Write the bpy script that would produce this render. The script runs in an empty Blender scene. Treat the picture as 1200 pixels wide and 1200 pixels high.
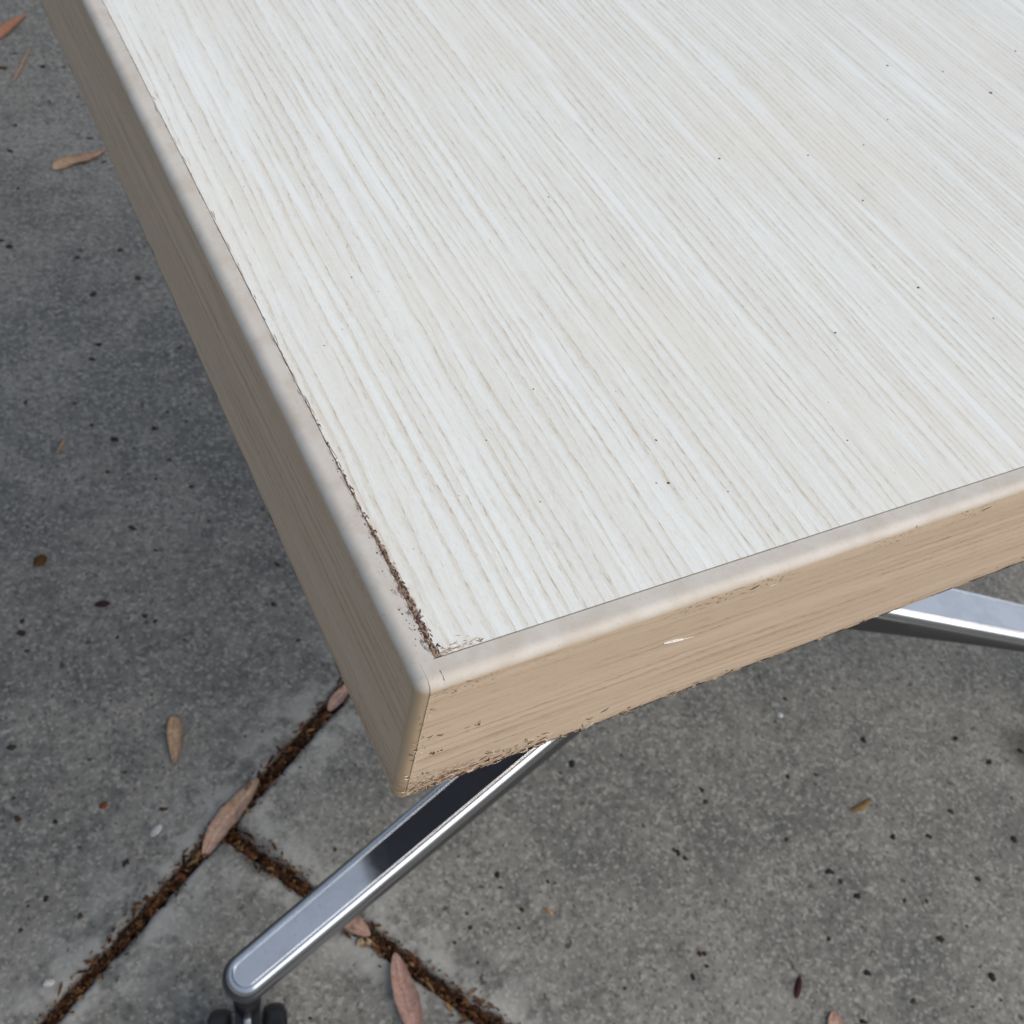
import bpy, bmesh, math, random
from mathutils import Vector, Matrix, noise

# ------------------------------------------------------------------ camera
scene = bpy.context.scene
CAM_R = Matrix(((0.87791307, -0.44306045, 0.18156564),
                (-0.23894292, -0.7339864, -0.63574385),
                (0.41493967, 0.51474401, -0.75024241)))
FPX = 1263.33
CAM = Vector((-0.05062, -0.07069, 0.86431))
cd = bpy.data.cameras.new('camera')
cd.sensor_width = 36.0
cd.lens = FPX / 1200.0 * 36.0
cd.clip_start = 0.01
cd.clip_end = 500.0
cd.dof.use_dof = True
cd.dof.focus_distance = 0.185
cd.dof.aperture_fstop = 60.0
cam = bpy.data.objects.new('camera', cd)
scene.collection.objects.link(cam)
r0, r1, r2 = CAM_R[0], CAM_R[1], CAM_R[2]
cam.matrix_world = Matrix(((r0[0], -r1[0], -r2[0], CAM.x),
                           (r0[1], -r1[1], -r2[1], CAM.y),
                           (r0[2], -r1[2], -r2[2], CAM.z),
                           (0, 0, 0, 1)))
scene.camera = cam

# ------------------------------------------------------------------ sky, sun, exposure
SUN_EL = math.radians(42)
SUN_AZ = Vector((0.62, -0.78, 0)).normalized()       # towards the sun, in plan
world = bpy.data.worlds.new('World')
scene.world = world
world.use_nodes = True
wn = world.node_tree
bg = wn.nodes['Background']
sky = wn.nodes.new('ShaderNodeTexSky')
sky.sky_type = 'NISHITA'
sky.sun_disc = False
sky.sun_elevation = SUN_EL
sky.sun_rotation = math.atan2(SUN_AZ.x, SUN_AZ.y)
sky.air_density = 1.0
sky.dust_density = 6.0
sky.ozone_density = 1.0
bg.inputs[1].default_value = 0.13
hsv = wn.nodes.new('ShaderNodeHueSaturation')
hsv.inputs['Saturation'].default_value = 0.95
wn.links.new(sky.outputs[0], hsv.inputs['Color'])
veil = wn.nodes.new('ShaderNodeMix')              # thin even cloud veil over the whole sky
veil.data_type = 'RGBA'
veil.inputs[0].default_value = 0.42
veil.inputs[7].default_value = (3.9, 4.3, 4.7, 1)
wn.links.new(hsv.outputs[0], veil.inputs[6])
wn.links.new(veil.outputs[2], bg.inputs[0])
sd = bpy.data.lights.new('sun', 'SUN')
sd.energy = 1.15
sd.angle = math.radians(75)
sd.color = (1.0, 0.985, 0.96)
sun = bpy.data.objects.new('sun', sd)
scene.collection.objects.link(sun)
to_sun = SUN_AZ * math.cos(SUN_EL) + Vector((0, 0, math.sin(SUN_EL)))
sun.rotation_euler = to_sun.to_track_quat('Z', 'Y').to_euler()
sun.location = to_sun * 5
vs = scene.view_settings
vs.view_transform = 'Standard'
vs.look = 'None'
vs.gamma = 1.0
vs.use_curve_mapping = False
vs.exposure = 0.06
scene.cycles.max_bounces = 4
scene.cycles.diffuse_bounces = 3
scene.cycles.glossy_bounces = 3
scene.cycles.transmission_bounces = 0
scene.cycles.use_adaptive_sampling = True
scene.cycles.adaptive_threshold = 0.015

# ------------------------------------------------------------------ helpers
COL = scene.collection
rnd = random.Random(7)
H = 0.73            # table top height


def pix(px, py, z):
    """real-world point on the level plane z that the photograph shows at (px, py)"""
    v = CAM_R.transposed() @ Vector(((px - 600) / FPX, (py - 600) / FPX, 1.0))
    return CAM + v * ((z - CAM.z) / v.z)


def frontpt(px, py, b):
    v = CAM_R.transposed() @ Vector(((px - 600) / FPX, (py - 600) / FPX, 1.0))
    return CAM + v * ((-b - CAM.y) / v.y)


def leftpt(px, py, b):
    v = CAM_R.transposed() @ Vector(((px - 600) / FPX, (py - 600) / FPX, 1.0))
    return CAM + v * ((-b - CAM.x) / v.x)


def link_mesh(name, verts, faces, mat, parent=None, smooth=True, loc=None, colors=None, sharp=38):
    me = bpy.data.meshes.new(name)
    me.from_pydata([tuple(v) for v in verts], [], faces)
    me.update()
    if smooth:
        me.polygons.foreach_set('use_smooth', [True] * len(me.polygons))
        if sharp: me.set_sharp_from_angle(angle=math.radians(sharp))
    if colors is not None:
        a = me.color_attributes.new('tint', 'FLOAT_COLOR', 'POINT')
        flat = []
        for c in colors:
            flat.extend((c[0], c[1], c[2], 1.0))
        a.data.foreach_set('color', flat)
    if mat is not None:
        me.materials.append(mat)
    o = bpy.data.objects.new(name, me)
    COL.objects.link(o)
    if parent is not None:
        o.parent = parent
    if loc is not None:
        o.location = loc
    return o


def empty(name, loc):
    o = bpy.data.objects.new(name, None)
    COL.objects.link(o)
    o.location = loc
    o.empty_display_size = 0.05
    return o


def tag(o, label=None, cat=None, group=None, kind=None):
    if label: o['label'] = label
    if cat: o['category'] = cat
    if group: o['group'] = group
    if kind: o['kind'] = kind
    return o


def box_grid(xs, ys, zs):
    """surface of a box cut at the given coordinates, vertices shared"""
    idx = {}
    V = []
    F = []
    nx, ny, nz = len(xs) - 1, len(ys) - 1, len(zs) - 1

    def vi(i, j, k):
        key = (i, j, k)
        if key not in idx:
            idx[key] = len(V)
            V.append(Vector((xs[i], ys[j], zs[k])))
        return idx[key]
    for i in range(nx):
        for j in range(ny):
            F.append((vi(i, j, nz), vi(i + 1, j, nz), vi(i + 1, j + 1, nz), vi(i, j + 1, nz)))
            F.append((vi(i, j, 0), vi(i, j + 1, 0), vi(i + 1, j + 1, 0), vi(i + 1, j, 0)))
    for i in range(nx):
        for k in range(nz):
            F.append((vi(i, 0, k), vi(i + 1, 0, k), vi(i + 1, 0, k + 1), vi(i, 0, k + 1)))
            F.append((vi(i, ny, k), vi(i, ny, k + 1), vi(i + 1, ny, k + 1), vi(i + 1, ny, k)))
    for j in range(ny):
        for k in range(nz):
            F.append((vi(0, j, k), vi(0, j, k + 1), vi(0, j + 1, k + 1), vi(0, j + 1, k)))
            F.append((vi(nx, j, k), vi(nx, j + 1, k), vi(nx, j + 1, k + 1), vi(nx, j, k + 1)))
    return V, F


def lin(a, b, n):
    return [a + (b - a) * i / n for i in range(n + 1)]


def ngrid(m, **kw):
    return m


# ---- node helpers
class NT:
    def __init__(self, name):
        self.m = bpy.data.materials.new(name)
        self.m.use_nodes = True
        self.t = self.m.node_tree
        self.b = self.t.nodes['Principled BSDF']

    def n(self, typ, **kw):
        nd = self.t.nodes.new(typ)
        for k, v in kw.items():
            setattr(nd, k, v)
        return nd

    def set(self, sock, v):
        if isinstance(v, (int, float)):
            if hasattr(sock, 'default_value'):
                sock.default_value = v
        elif isinstance(v, (tuple, list)):
            if len(v) == 3 and sock.type == 'RGBA':
                v = (*v, 1)
            sock.default_value = v
        else:
            self.t.links.new(v, sock)

    def math(self, op, a, b=0.0, c=0.0, clamp=False):
        nd = self.n('ShaderNodeMath', operation=op, use_clamp=clamp)
        self.set(nd.inputs[0], a); self.set(nd.inputs[1], b); self.set(nd.inputs[2], c)
        return nd.outputs[0]

    def obj(self):
        return self.n('ShaderNodeTexCoord').outputs['Object']

    def scale(self, vec, s, loc=(0, 0, 0)):
        nd = self.n('ShaderNodeMapping')
        self.set(nd.inputs[0], vec)
        nd.inputs['Scale'].default_value = s
        nd.inputs['Location'].default_value = loc
        return nd.outputs[0]

    def noise(self, vec, scale=1.0, detail=2.0, rough=0.5, dist=0.0):
        nd = self.n('ShaderNodeTexNoise')
        self.set(nd.inputs['Vector'], vec)
        nd.inputs['Scale'].default_value = scale
        nd.inputs['Detail'].default_value = detail
        nd.inputs['Roughness'].default_value = rough
        nd.inputs['Distortion'].default_value = dist
        return nd.outputs[0]

    def vor(self, vec, scale=1.0, feature='F1', rand=1.0):
        nd = self.n('ShaderNodeTexVoronoi', feature=feature)
        self.set(nd.inputs['Vector'], vec)
        nd.inputs['Scale'].default_value = scale
        nd.inputs['Randomness'].default_value = rand
        return nd

    def step(self, v, a, b, lo=0.0, hi=1.0):
        nd = self.n('ShaderNodeMapRange', interpolation_type='SMOOTHSTEP')
        self.set(nd.inputs[0], v)
        self.set(nd.inputs[1], a); self.set(nd.inputs[2], b)
        self.set(nd.inputs[3], lo); self.set(nd.inputs[4], hi)
        return nd.outputs[0]

    def mix(self, f, a, b, mode='MIX'):
        nd = self.n('ShaderNodeMix', data_type='RGBA', blend_type=mode)
        self.set(nd.inputs[0], f); self.set(nd.inputs[6], a); self.set(nd.inputs[7], b)
        return nd.outputs[2]

    def bump(self, h, strength, dist):
        nd = self.n('ShaderNodeBump')
        nd.inputs['Strength'].default_value = strength
        nd.inputs['Distance'].default_value = dist
        self.set(nd.inputs['Height'], h)
        self.t.links.new(nd.outputs[0], self.b.inputs['Normal'])

    def sep(self, v):
        nd = self.n('ShaderNodeSeparateXYZ'); self.set(nd.inputs[0], v)
        return nd.outputs

    def comb(self, x, y, z):
        nd = self.n('ShaderNodeCombineXYZ')
        self.set(nd.inputs[0], x); self.set(nd.inputs[1], y); self.set(nd.inputs[2], z)
        return nd.outputs[0]

    def out(self, **kw):
        for k, v in kw.items():
            self.set(self.b.inputs[k.replace('_', ' ')], v)
        return self.m


def plain(name, col, rough=0.5, metal=0.0, spec=0.5):
    t = NT(name)
    return t.out(Base_Color=col, Roughness=rough, Metallic=metal, Specular_IOR_Level=spec)


# ------------------------------------------------------------------ materials
def mat_concrete():
    t = NT('concrete')
    P = t.n('ShaderNodeNewGeometry').outputs['Position']
    big = t.noise(P, 4.5, 4, .6)
    mid = t.noise(P, 22, 3, .6)
    fine = t.noise(P, 130, 3, .72)
    grit = t.vor(P, 380)
    gr = t.n('ShaderNodeSeparateColor'); t.t.links.new(grit.outputs['Color'], gr.inputs[0])
    c = t.mix(t.step(big, .38, .62), (.130, .134, .134), (.200, .202, .196))
    c = t.mix(t.math('MULTIPLY', t.step(mid, .45, .68), .62), c, (.215, .214, .204))
    c = t.mix(t.math('MULTIPLY', t.step(mid, .48, .29), .62), c, (.102, .104, .105))
    c = t.mix(t.step(fine, .50, .68, 0, .65), c, (.285, .29, .29))
    c = t.mix(t.step(fine, .47, .32, 0, .6), c, (.066, .071, .078))
    # single grains of sand
    c = t.mix(t.math('MULTIPLY', t.step(gr.outputs[0], .72, .98), .42), c, (.42, .42, .40))
    c = t.mix(t.math('MULTIPLY', t.step(gr.outputs[1], .74, .98), .55), c, (.055, .058, .065))
    # dark pits and blotches of irregular outline
    pn = t.noise(P, 62, 3, .62)
    pit = t.step(pn, .665, .72)
    c = t.mix(t.math('MULTIPLY', pit, .78), c, (.035, .036, .038))
    blot = t.step(t.noise(P, 12, 3, .65), .58, .70)
    c = t.mix(t.math('MULTIPLY', blot, .28), c, (.085, .086, .088))
    # worn pale rim of each slab
    a = t.n('ShaderNodeAttribute', attribute_name='tint').outputs['Color']
    s = t.n('ShaderNodeSeparateColor'); t.t.links.new(a, s.inputs[0])
    edge = t.math('MULTIPLY', s.outputs[0], t.step(t.noise(P, 28, 3, .65), .40, .58))
    c = t.mix(t.math('MULTIPLY', edge, .70), c, (.40, .41, .41))
    # warm / cool slab tone
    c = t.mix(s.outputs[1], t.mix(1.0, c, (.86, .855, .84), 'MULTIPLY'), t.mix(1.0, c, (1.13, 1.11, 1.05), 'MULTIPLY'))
    # a soft-edged dark patch by the right hand leg
    d = t.n('ShaderNodeVectorMath', operation='DISTANCE')
    t.set(d.inputs[0], P); st = pix(1212, 882, 0); d.inputs[1].default_value = st
    dark_patch = t.step(t.math('ADD', d.outputs['Value'], t.math('MULTIPLY', t.math('SUBTRACT', mid, .5), .05)), .012, .05, 1, 0)
    c = t.mix(t.math('MULTIPLY', dark_patch, .7), c, (.05, .046, .042))
    h = t.math('ADD', t.math('MULTIPLY', fine, .6), t.math('MULTIPLY', pit, -1.2))
    h = t.math('ADD', h, t.math('MULTIPLY', mid, .8))
    h = t.math('ADD', h, t.math('MULTIPLY', gr.outputs[0], .25))
    t.bump(h, .55, .003)
    return t.out(Base_Color=c, Roughness=.88, Specular_IOR_Level=.3)


def grain_nodes(t, across, along, z, tone_light, tone_mid, tone_dark, period, pore=1.0, ringj=3.2, f0=.36, f1=.66):
    """printed wood: growth lines that run along 'along' and are stacked over 'across' (metres)"""
    wob = t.noise(t.comb(t.math('MULTIPLY', across, 55), t.math('MULTIPLY', along, 9), z), 1, 3, .55)
    wob2 = t.noise(t.comb(t.math('MULTIPLY', across, 500), t.math('MULTIPLY', along, 90), z), 1, 3, .6)
    u = t.math('ADD', across, t.math('MULTIPLY', t.math('SUBTRACT', wob, .5), period * 2.2))
    u = t.math('ADD', u, t.math('MULTIPLY', t.math('SUBTRACT', wob2, .5), period * .42))
    v = t.math('DIVIDE', u, period)
    # uneven ring widths
    ring = t.noise(t.comb(t.math('MULTIPLY', u, .28 / period), t.math('MULTIPLY', along, .5), z), 1, 1, .5)
    v = t.math('ADD', v, t.math('MULTIPLY', ring, ringj))
    saw = t.math('FRACT', v)
    line = t.math('MULTIPLY', t.step(saw, .10, .96), t.step(saw, .975, .999, 1, 0))
    line = t.math('POWER', line, 3.0)
    fade = t.step(t.noise(t.comb(t.math('MULTIPLY', across, 260), t.math('MULTIPLY', along, 19), z), 1, 3, .62), f0, f1)
    streak = t.noise(t.comb(t.math('MULTIPLY', u, 330), t.math('MULTIPLY', along, 7), z), 1, 2, .6)
    fib = t.noise(t.comb(t.math('MULTIPLY', u, 2300), t.math('MULTIPLY', along, 190), z), 1, 2, .6)
    fib2 = t.noise(t.comb(t.math('MULTIPLY', u, 3900), t.math('MULTIPLY', along, 420), z), 1, 2, .6)
    fleck = t.noise(t.comb(t.math('MULTIPLY', across, 3300), t.math('MULTIPLY', along, 1100), z), 1, 2, .6)
    c = t.mix(t.step(streak, .36, .70), tone_mid, tone_light)
    lf = t.math('MULTIPLY', line, fade)
    c = t.mix(t.math('MULTIPLY', lf, .62 * pore), c, tone_dark)
    c = t.mix(t.math('MULTIPLY', t.step(fib, .54, .68), t.math('MULTIPLY_ADD', line, .50 * pore, .16 * pore)), c, tone_dark)
    dk = t.mix(1.0, tone_dark, (.66, .62, .56), 'MULTIPLY')
    dash = t.math('MULTIPLY', t.step(fib2, .58, .67), t.step(fade, .25, .85))
    c = t.mix(t.math('MULTIPLY', t.math('MULTIPLY', dash, t.math('MULTIPLY_ADD', line, .85, .12)), .85 * pore), c, dk)
    c = t.mix(t.math('MULTIPLY', t.step(fib, .42, .28), .55), c, tone_light)
    c = t.mix(t.step(fleck, .52, .72, 0, .16), c, tone_dark)
    c = t.mix(t.step(fleck, .46, .30, 0, .35), c, tone_light)
    h = t.math('SUBTRACT', t.math('MULTIPLY', fib, .7), t.math('MULTIPLY', dash, .8))
    h = t.math('SUBTRACT', h, t.math('MULTIPLY', lf, .5))
    return c, h


DIRT = (.060, .030, .018)


def mat_laminate():
    t = NT('whitewashed_laminate')
    O = t.obj()
    x, y, z = t.sep(O)
    # grain fans very slightly
    xx = t.math('ADD', x, t.math('MULTIPLY', y, -.02))
    c, h = grain_nodes(t, xx, y, 3.3, (.84, .87, .855), (.775, .785, .745), (.55, .465, .345), .0022, .74, 2.6, .28, .62)
    big = t.noise(O, 14, 2, .5)
    c = t.mix(t.math('MULTIPLY', t.step(big, .45, .7), .30), c, (.79, .75, .66))
    bs = t.noise(t.comb(t.math('MULTIPLY', xx, 190), t.math('MULTIPLY', y, 11), 6.1), 1, 2, .6)
    c = t.mix(t.step(bs, .60, .68, 0, .75), c, (.85, .885, .88))
    rub = t.noise(O, 75, 4, .7)
    c = t.mix(t.step(rub, .60, .74, 0, .18), c, (.60, .55, .48))
    # grime worked into the worn left seam, thick close to the corner
    n1 = t.noise(t.comb(t.math('MULTIPLY', x, 1500), t.math('MULTIPLY', y, 420), 0), 1, 4, .7)
    n2 = t.noise(t.comb(0.0, t.math('MULTIPLY', y, 75), 0), 1, 4, .65)
    near = t.step(y, .000, .040, 1, 0)
    w = t.math('MULTIPLY', t.math('MULTIPLY_ADD', near, .0015, .00016), t.step(n2, .3, .7, .35, 1.5))
    w = t.math('MULTIPLY', w, t.step(y, .10, .17, 1, .35))
    g = t.math('SUBTRACT', 1.0, t.math('DIVIDE', x, w))
    g = t.step(t.math('ADD', g, t.math('MULTIPLY', t.math('SUBTRACT', n1, .5), 1.7)), .12, .5)
    halo = t.math('MULTIPLY', t.step(x, .0, .0035, 1, 0), t.step(y, .0, .09, .55, .12))
    c = t.mix(t.math('MULTIPLY', halo, t.step(n2, .3, .7)), c, (.60, .47, .32))
    c = t.mix(t.math('MULTIPLY', g, .88), c, t.mix(t.step(n1, .4, .6), (.30, .17, .09), DIRT))
    # brown rub marks just behind the front seam at the corner
    q = t.math('MULTIPLY', t.step(y, .0002, .0022, 1, 0), t.step(x, .004, .009, 1, 0))
    q = t.math('MULTIPLY', q, t.step(t.noise(O, 1300, 4, .7), .47, .6))
    c = t.mix(t.math('MULTIPLY', q, .6), c, (.40, .24, .13))
    t.bump(h, .35, .00012)
    return t.out(Base_Color=c, Roughness=t.step(t.noise(O, 40, 4, .65), .35, .7, .28, .42), Specular_IOR_Level=.5)


def mat_band(axis):
    """axis 0: band that runs along x (front/back), axis 1: along y"""
    t = NT('edge_band_front' if axis == 0 else 'edge_band_side')
    O = t.obj()
    x, y, z = t.sep(O)
    along = x if axis == 0 else y
    zz = t.math('ADD', z, t.math('MULTIPLY', along, .022))
    c, h = grain_nodes(t, zz, along, 7.7 + axis, (.64, .515, .390), (.58, .457, .338), (.41, .290, .195), .0025, 1.0)
    core = t.mix(t.step(t.noise(O, 130, 4, .65), .35, .70), (.61, .58, .535), (.54, .495, .435))
    core = t.mix(t.step(t.noise(O, 1900, 2, .6), .66, .72, 0, .5), core, (.30, .24, .20))
    jag = t.noise(t.comb(t.math('MULTIPLY', along, 420), t.math('MULTIPLY', z, 900), axis), 1, 4, .7)
    a = t.n('ShaderNodeAttribute', attribute_name='tint').outputs['Color']
    s = t.n('ShaderNodeSeparateColor'); t.t.links.new(a, s.inputs[0])
    pr = s.outputs[0]
    prj = t.math('ADD', pr, t.math('MULTIPLY', t.math('SUBTRACT', jag, .5), .35))
    pm = t.step(prj, .25, .75)
    corec = t.mix(t.math('MAXIMUM', t.step(pr, .02, .5), t.step(z, -.0006, -.0026)), core, (.50, .38, .25))
    c = t.mix(pm, corec, c)
    # chipped print: dark specks along the upper border and the lower arris
    along_n = t.noise(t.comb(t.math('MULTIPLY', along, 38), 1.5, axis), 1, 4, .65)
    ch = t.noise(t.comb(t.math('MULTIPLY', along, 900), t.math('MULTIPLY', z, 1500), 2), 1, 4, .68)
    top = t.math('MULTIPLY', t.step(pr, .15, .5), t.step(z, -.0052, -.0036))
    bot = t.math('MULTIPLY', t.step(z, t.step(along, .004, .028, -.0285, -.0322), t.step(along, .004, .03, -.0325, -.0352)), 1.0)
    k = .9 if axis == 0 else .35
    mt = t.math('MULTIPLY', t.math('MULTIPLY', top, t.step(along_n, .44, .60)), t.step(ch, .53, .63))
    cornr = t.step(along, .0, .04, 1, .25)
    mb = t.math('MULTIPLY', t.math('MULTIPLY', bot, t.math('MULTIPLY', cornr, t.step(along_n, .35, .6, .35, 1))), t.step(ch, .47, .55))
    wear = t.math('MULTIPLY', t.math('MAXIMUM', mt, mb), k)
    c = t.mix(wear, c, t.mix(t.step(ch, .6, .72), (.20, .12, .07), (.055, .033, .024)))
    if axis == 1:
        # black smears rubbed over the rounded arris next to the worn seam
        sm = t.noise(t.comb(t.math('MULTIPLY', x, 900), t.math('MULTIPLY', y, 500), 4), 1, 4, .7)
        zone = t.math('MULTIPLY', t.step(x, -.0028, -.0002), t.step(y, .002, .034, 1, 0))
        zone = t.math('MULTIPLY', zone, t.step(y, -.002, .002))
        mk = t.math('MULTIPLY', t.step(sm, .55, .63), zone)
        c = t.mix(t.math('MULTIPLY', mk, .85), c, (.06, .045, .045))
        ed = t.math('MULTIPLY', t.step(x, -.0007, -.0001), t.step(y, .0, .075, 1, .25))
        ed = t.math('MULTIPLY', ed, t.step(sm, .45, .58))
        c = t.mix(t.math('MULTIPLY', ed, .8), c, (.13, .075, .055))
    hh = t.math('MULTIPLY', h, pm)
    hh = t.math('SUBTRACT', hh, t.math('MULTIPLY', wear, 2.0))
    t.bump(hh, .4, .00014)
    rough = t.step(pm, 0, 1, .48, .5)
    return t.out(Base_Color=c, Roughness=rough, Specular_IOR_Level=.4)


def mat_metal(name, rough, col, dirt):
    t = NT(name)
    O = t.obj()
    n = t.noise(t.scale(O, (60, 700, 60)), 1, 3, .6)
    m = t.noise(O, 45, 4, .6)
    r = t.math('ADD', t.math('MULTIPLY', n, .06), rough - .03)
    r = t.math('ADD', r, t.math('MULTIPLY', t.step(m, .5, .75), dirt))
    sm = t.noise(t.scale(O, (30, 30, 30)), 1, 4, .65)
    spot = t.noise(O, 420, 3, .6)
    cc = t.mix(t.step(sm, .42, .66, 0, .35), col, tuple(v * .72 for v in col))
    cc = t.mix(t.step(spot, .66, .72, 0, .6), cc, tuple(v * .5 for v in col))
    return t.out(Base_Color=cc, Roughness=r, Metallic=1.0)


def mat_tint(name, rough, spec=.3, scale=300, amount=.35):
    t = NT(name)
    a = t.n('ShaderNodeAttribute', attribute_name='tint').outputs['Color']
    n = t.noise(t.obj(), scale, 4, .65)
    c = t.mix(t.step(n, .35, .65), t.mix(1.0, a, (1 - amount, 1 - amount, 1 - amount), 'MULTIPLY'), a)
    t.bump(n, .4, .0008)
    return t.out(Base_Color=c, Roughness=rough, Specular_IOR_Level=spec)


def mat_leaf():
    t = NT('dry_leaf')
    a = t.n('ShaderNodeAttribute', attribute_name='tint').outputs['Color']
    O = t.obj()
    n = t.noise(O, 260, 4, .7)
    sp = t.noise(O, 620, 3, .6)
    bl = t.noise(O, 95, 3, .6)
    c = t.mix(t.step(n, .32, .68), t.mix(1.0, a, (.70, .66, .62), 'MULTIPLY'), a)
    c = t.mix(t.step(bl, .52, .70, 0, .6), c, t.mix(1.0, a, (.72, .58, .46), 'MULTIPLY'))
    c = t.mix(t.step(sp, .62, .68, 0, .75), c, (.07, .035, .025))
    t.bump(n, .6, .0012)
    return t.out(Base_Color=c, Roughness=.6, Specular_IOR_Level=.35)


def mat_soil():
    t = NT('joint_soil')
    O = t.obj()
    n = t.noise(O, 220, 5, .7)
    c = t.mix(t.step(n, .35, .65), (.016, .010, .007), (.075, .040, .020))
    t.bump(n, .8, .006)
    return t.out(Base_Color=c, Roughness=.95, Specular_IOR_Level=.1)


def mat_ground():
    t = NT('distant_ground')
    O = t.obj()
    n = t.noise(O, 6, 6, .7)
    c = t.mix(t.step(n, .35, .65), (.13, .13, .125), (.20, .20, .19))
    return t.out(Base_Color=c, Roughness=.95)


M_conc = mat_concrete()
M_lam = mat_laminate()
M_bf = mat_band(0)
M_bs = mat_band(1)
M_rim = mat_metal('polished_aluminium', .16, (.66, .71, .78), .10)
M_inlay = mat_metal('brushed_aluminium', .075, (.86, .87, .89), .06)
M_under = plain('dark_reflection_metal', (.055, .057, .060), .42, .35)  # dark base colour stands in for dark surroundings mirrored in the leg sides
M_steel = mat_metal('chromed_steel', .25, (.50, .53, .57), .05)
M_dark = plain('dark_underside', (.12, .135, .18), .6)
M_board = plain('raw_chipboard', (.36, .27, .17), .85)
M_gap = plain('seam_grime', (.11, .070, .062), .8, spec=.2)
M_plastic = plain('black_nylon', (.012, .012, .014), .38)
M_leaf = mat_leaf()
M_litter = mat_tint('leaf_litter', .85, .2, 500, .35)
M_crumb = mat_tint('crumbs', .9, .15, 700, .4)
M_chip = mat_tint('edge_shavings', .55, .35, 1500, .2)
M_soil = mat_soil()
M_ground = mat_ground()

# ------------------------------------------------------------------ ground and pavement
g = link_mesh('ground', [(-90, -90, -.06), (90, -90, -.06), (90, 90, -.06), (-90, 90, -.06)], [(0, 1, 2, 3)], M_ground, smooth=False)
tag(g, kind='structure')

JA = math.atan2(.141, .224) * .5 + (math.atan2(.121, .204)) * .5     # measured from both joints
E1 = Vector((math.cos(JA), math.sin(JA), 0))
E2 = Vector((math.sin(JA), -math.cos(JA), 0))
J0 = pix(260, 969, 0)
JW = .0108


def slabw(a, b, z=0.0):
    return J0 + E1 * a + E2 * b + Vector((0, 0, z))


pave = link_mesh('pavement', [slabw(-5, -5, -.009), slabw(5, -5, -.009), slabw(5, 5, -.009), slabw(-5, 5, -.009)], [(0, 3, 2, 1)], M_soil, smooth=False)
tag(pave, kind='structure')


def make_slab(a0, a1, b0, b1, warm, fine):
    """one cast slab: ragged, softly rounded rim, gentle unevenness"""
    st = .006 if fine else .05
    a0 += JW / 2; a1 -= JW / 2; b0 += JW / 2; b1 -= JW / 2
    na = max(4, int((a1 - a0) / st)); nb = max(4, int((b1 - b0) / st))
    loop = []
    for i in range(na): loop.append((a0 + (a1 - a0) * i / na, b0, 0, 1))
    for i in range(nb): loop.append((a1, b0 + (b1 - b0) * i / nb, -1, 0))
    for i in range(na): loop.append((a1 - (a1 - a0) * i / na, b1, 0, -1))
    for i in range(nb): loop.append((a0, b1 - (b1 - b0) * i / nb, 1, 0))
    n = len(loop)
    prof = [(0, -.05), (0, -.006), (.0006, -.0034), (.0018, -.0014), (.0040, -.0003), (.008, 0), (.022, 0), (.045, 0), (.080, 0)]
    wts = [.25, .3, .6, .85, 1.0, .95, .6, .2, 0]
    V = []; F = []; C = []
    for q, (inn, zz) in enumerate(prof):
        for (a, b, da, db) in loop:
            ca = min(max(a, a0 + inn), a1 - inn); cb = min(max(b, b0 + inn), b1 - inn)
            # round the plan corner a little
            rc = .010
            qa = min(max(ca, a0 + inn + rc), a1 - inn - rc); qb = min(max(cb, b0 + inn + rc), b1 - inn - rc)
            dx, dy = ca - qa, cb - qb
            L = math.hypot(dx, dy)
            if L > rc: ca, cb = qa + dx / L * rc, qb + dy / L * rc
            p = slabw(ca, cb, zz)
            if fine:
                k = max(0, 1 - inn / .012)
                w = noise.noise(Vector((p.x * 110, p.y * 110, 3))) * .0026 + noise.noise(Vector((p.x * 22, p.y * 22, 9))) * .0022
                p += (E1 * da + E2 * db) * (w * k)
                p.z += noise.noise(Vector((p.x * 130, p.y * 130, 5))) * .0009 * k * (1 if q > 1 else 0)
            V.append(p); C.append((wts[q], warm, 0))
    for q in range(len(prof) - 1):
        for i in range(n):
            j = (i + 1) % n
            F.append((q * n + i, q * n + j, (q + 1) * n + j, (q + 1) * n + i))
    F.append(tuple((len(prof) - 1) * n + i for i in range(n)))
    o = link_mesh('slab', V, F, M_conc, pave, colors=C)
    me = o.data
    if me.polygons[-1].normal.z < 0:
        me.flip_normals()
    return o


rows = [(-4.2, -2.85, .3), (-2.85, -1.42, .9), (-1.42, 0.0, -.48), (0.0, .92, 0.0), (.92, 1.84, .46), (1.84, 2.76, 0.0)]
for (b0, b1, off) in rows:
    wdt = 1.42 if b1 <= 0 else .92
    k0 = int(math.floor((-3.0 - off) / wdt)); k1 = int(math.ceil((3.0 - off) / wdt))
    for k in range(k0, k1):
        a0 = off + k * wdt
        near = (b0, k) in ((-1.42, 0), (0.0, 0), (0.0, -1))
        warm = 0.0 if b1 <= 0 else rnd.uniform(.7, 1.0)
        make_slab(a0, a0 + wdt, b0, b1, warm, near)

# ------------------------------------------------------------------ table
TW, TD, TT, B = .94, .60, .036, .0043
ZT, SL = .112, .22
COLX, COLY = .466, .273
table = empty('table', (COLX, COLY, 0))
tag(table, 'pale woodgrain table with worn tan edging, polished metal legs and castors', 'table')
ORG = Vector((-COLX, -COLY, H))     # seam corner of the top, in the table's frame
R = .0020


def jitter(p, k, f=260):
    return noise.noise(Vector((p[0] * f, p[1] * f, p[2] * f))) * k


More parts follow.
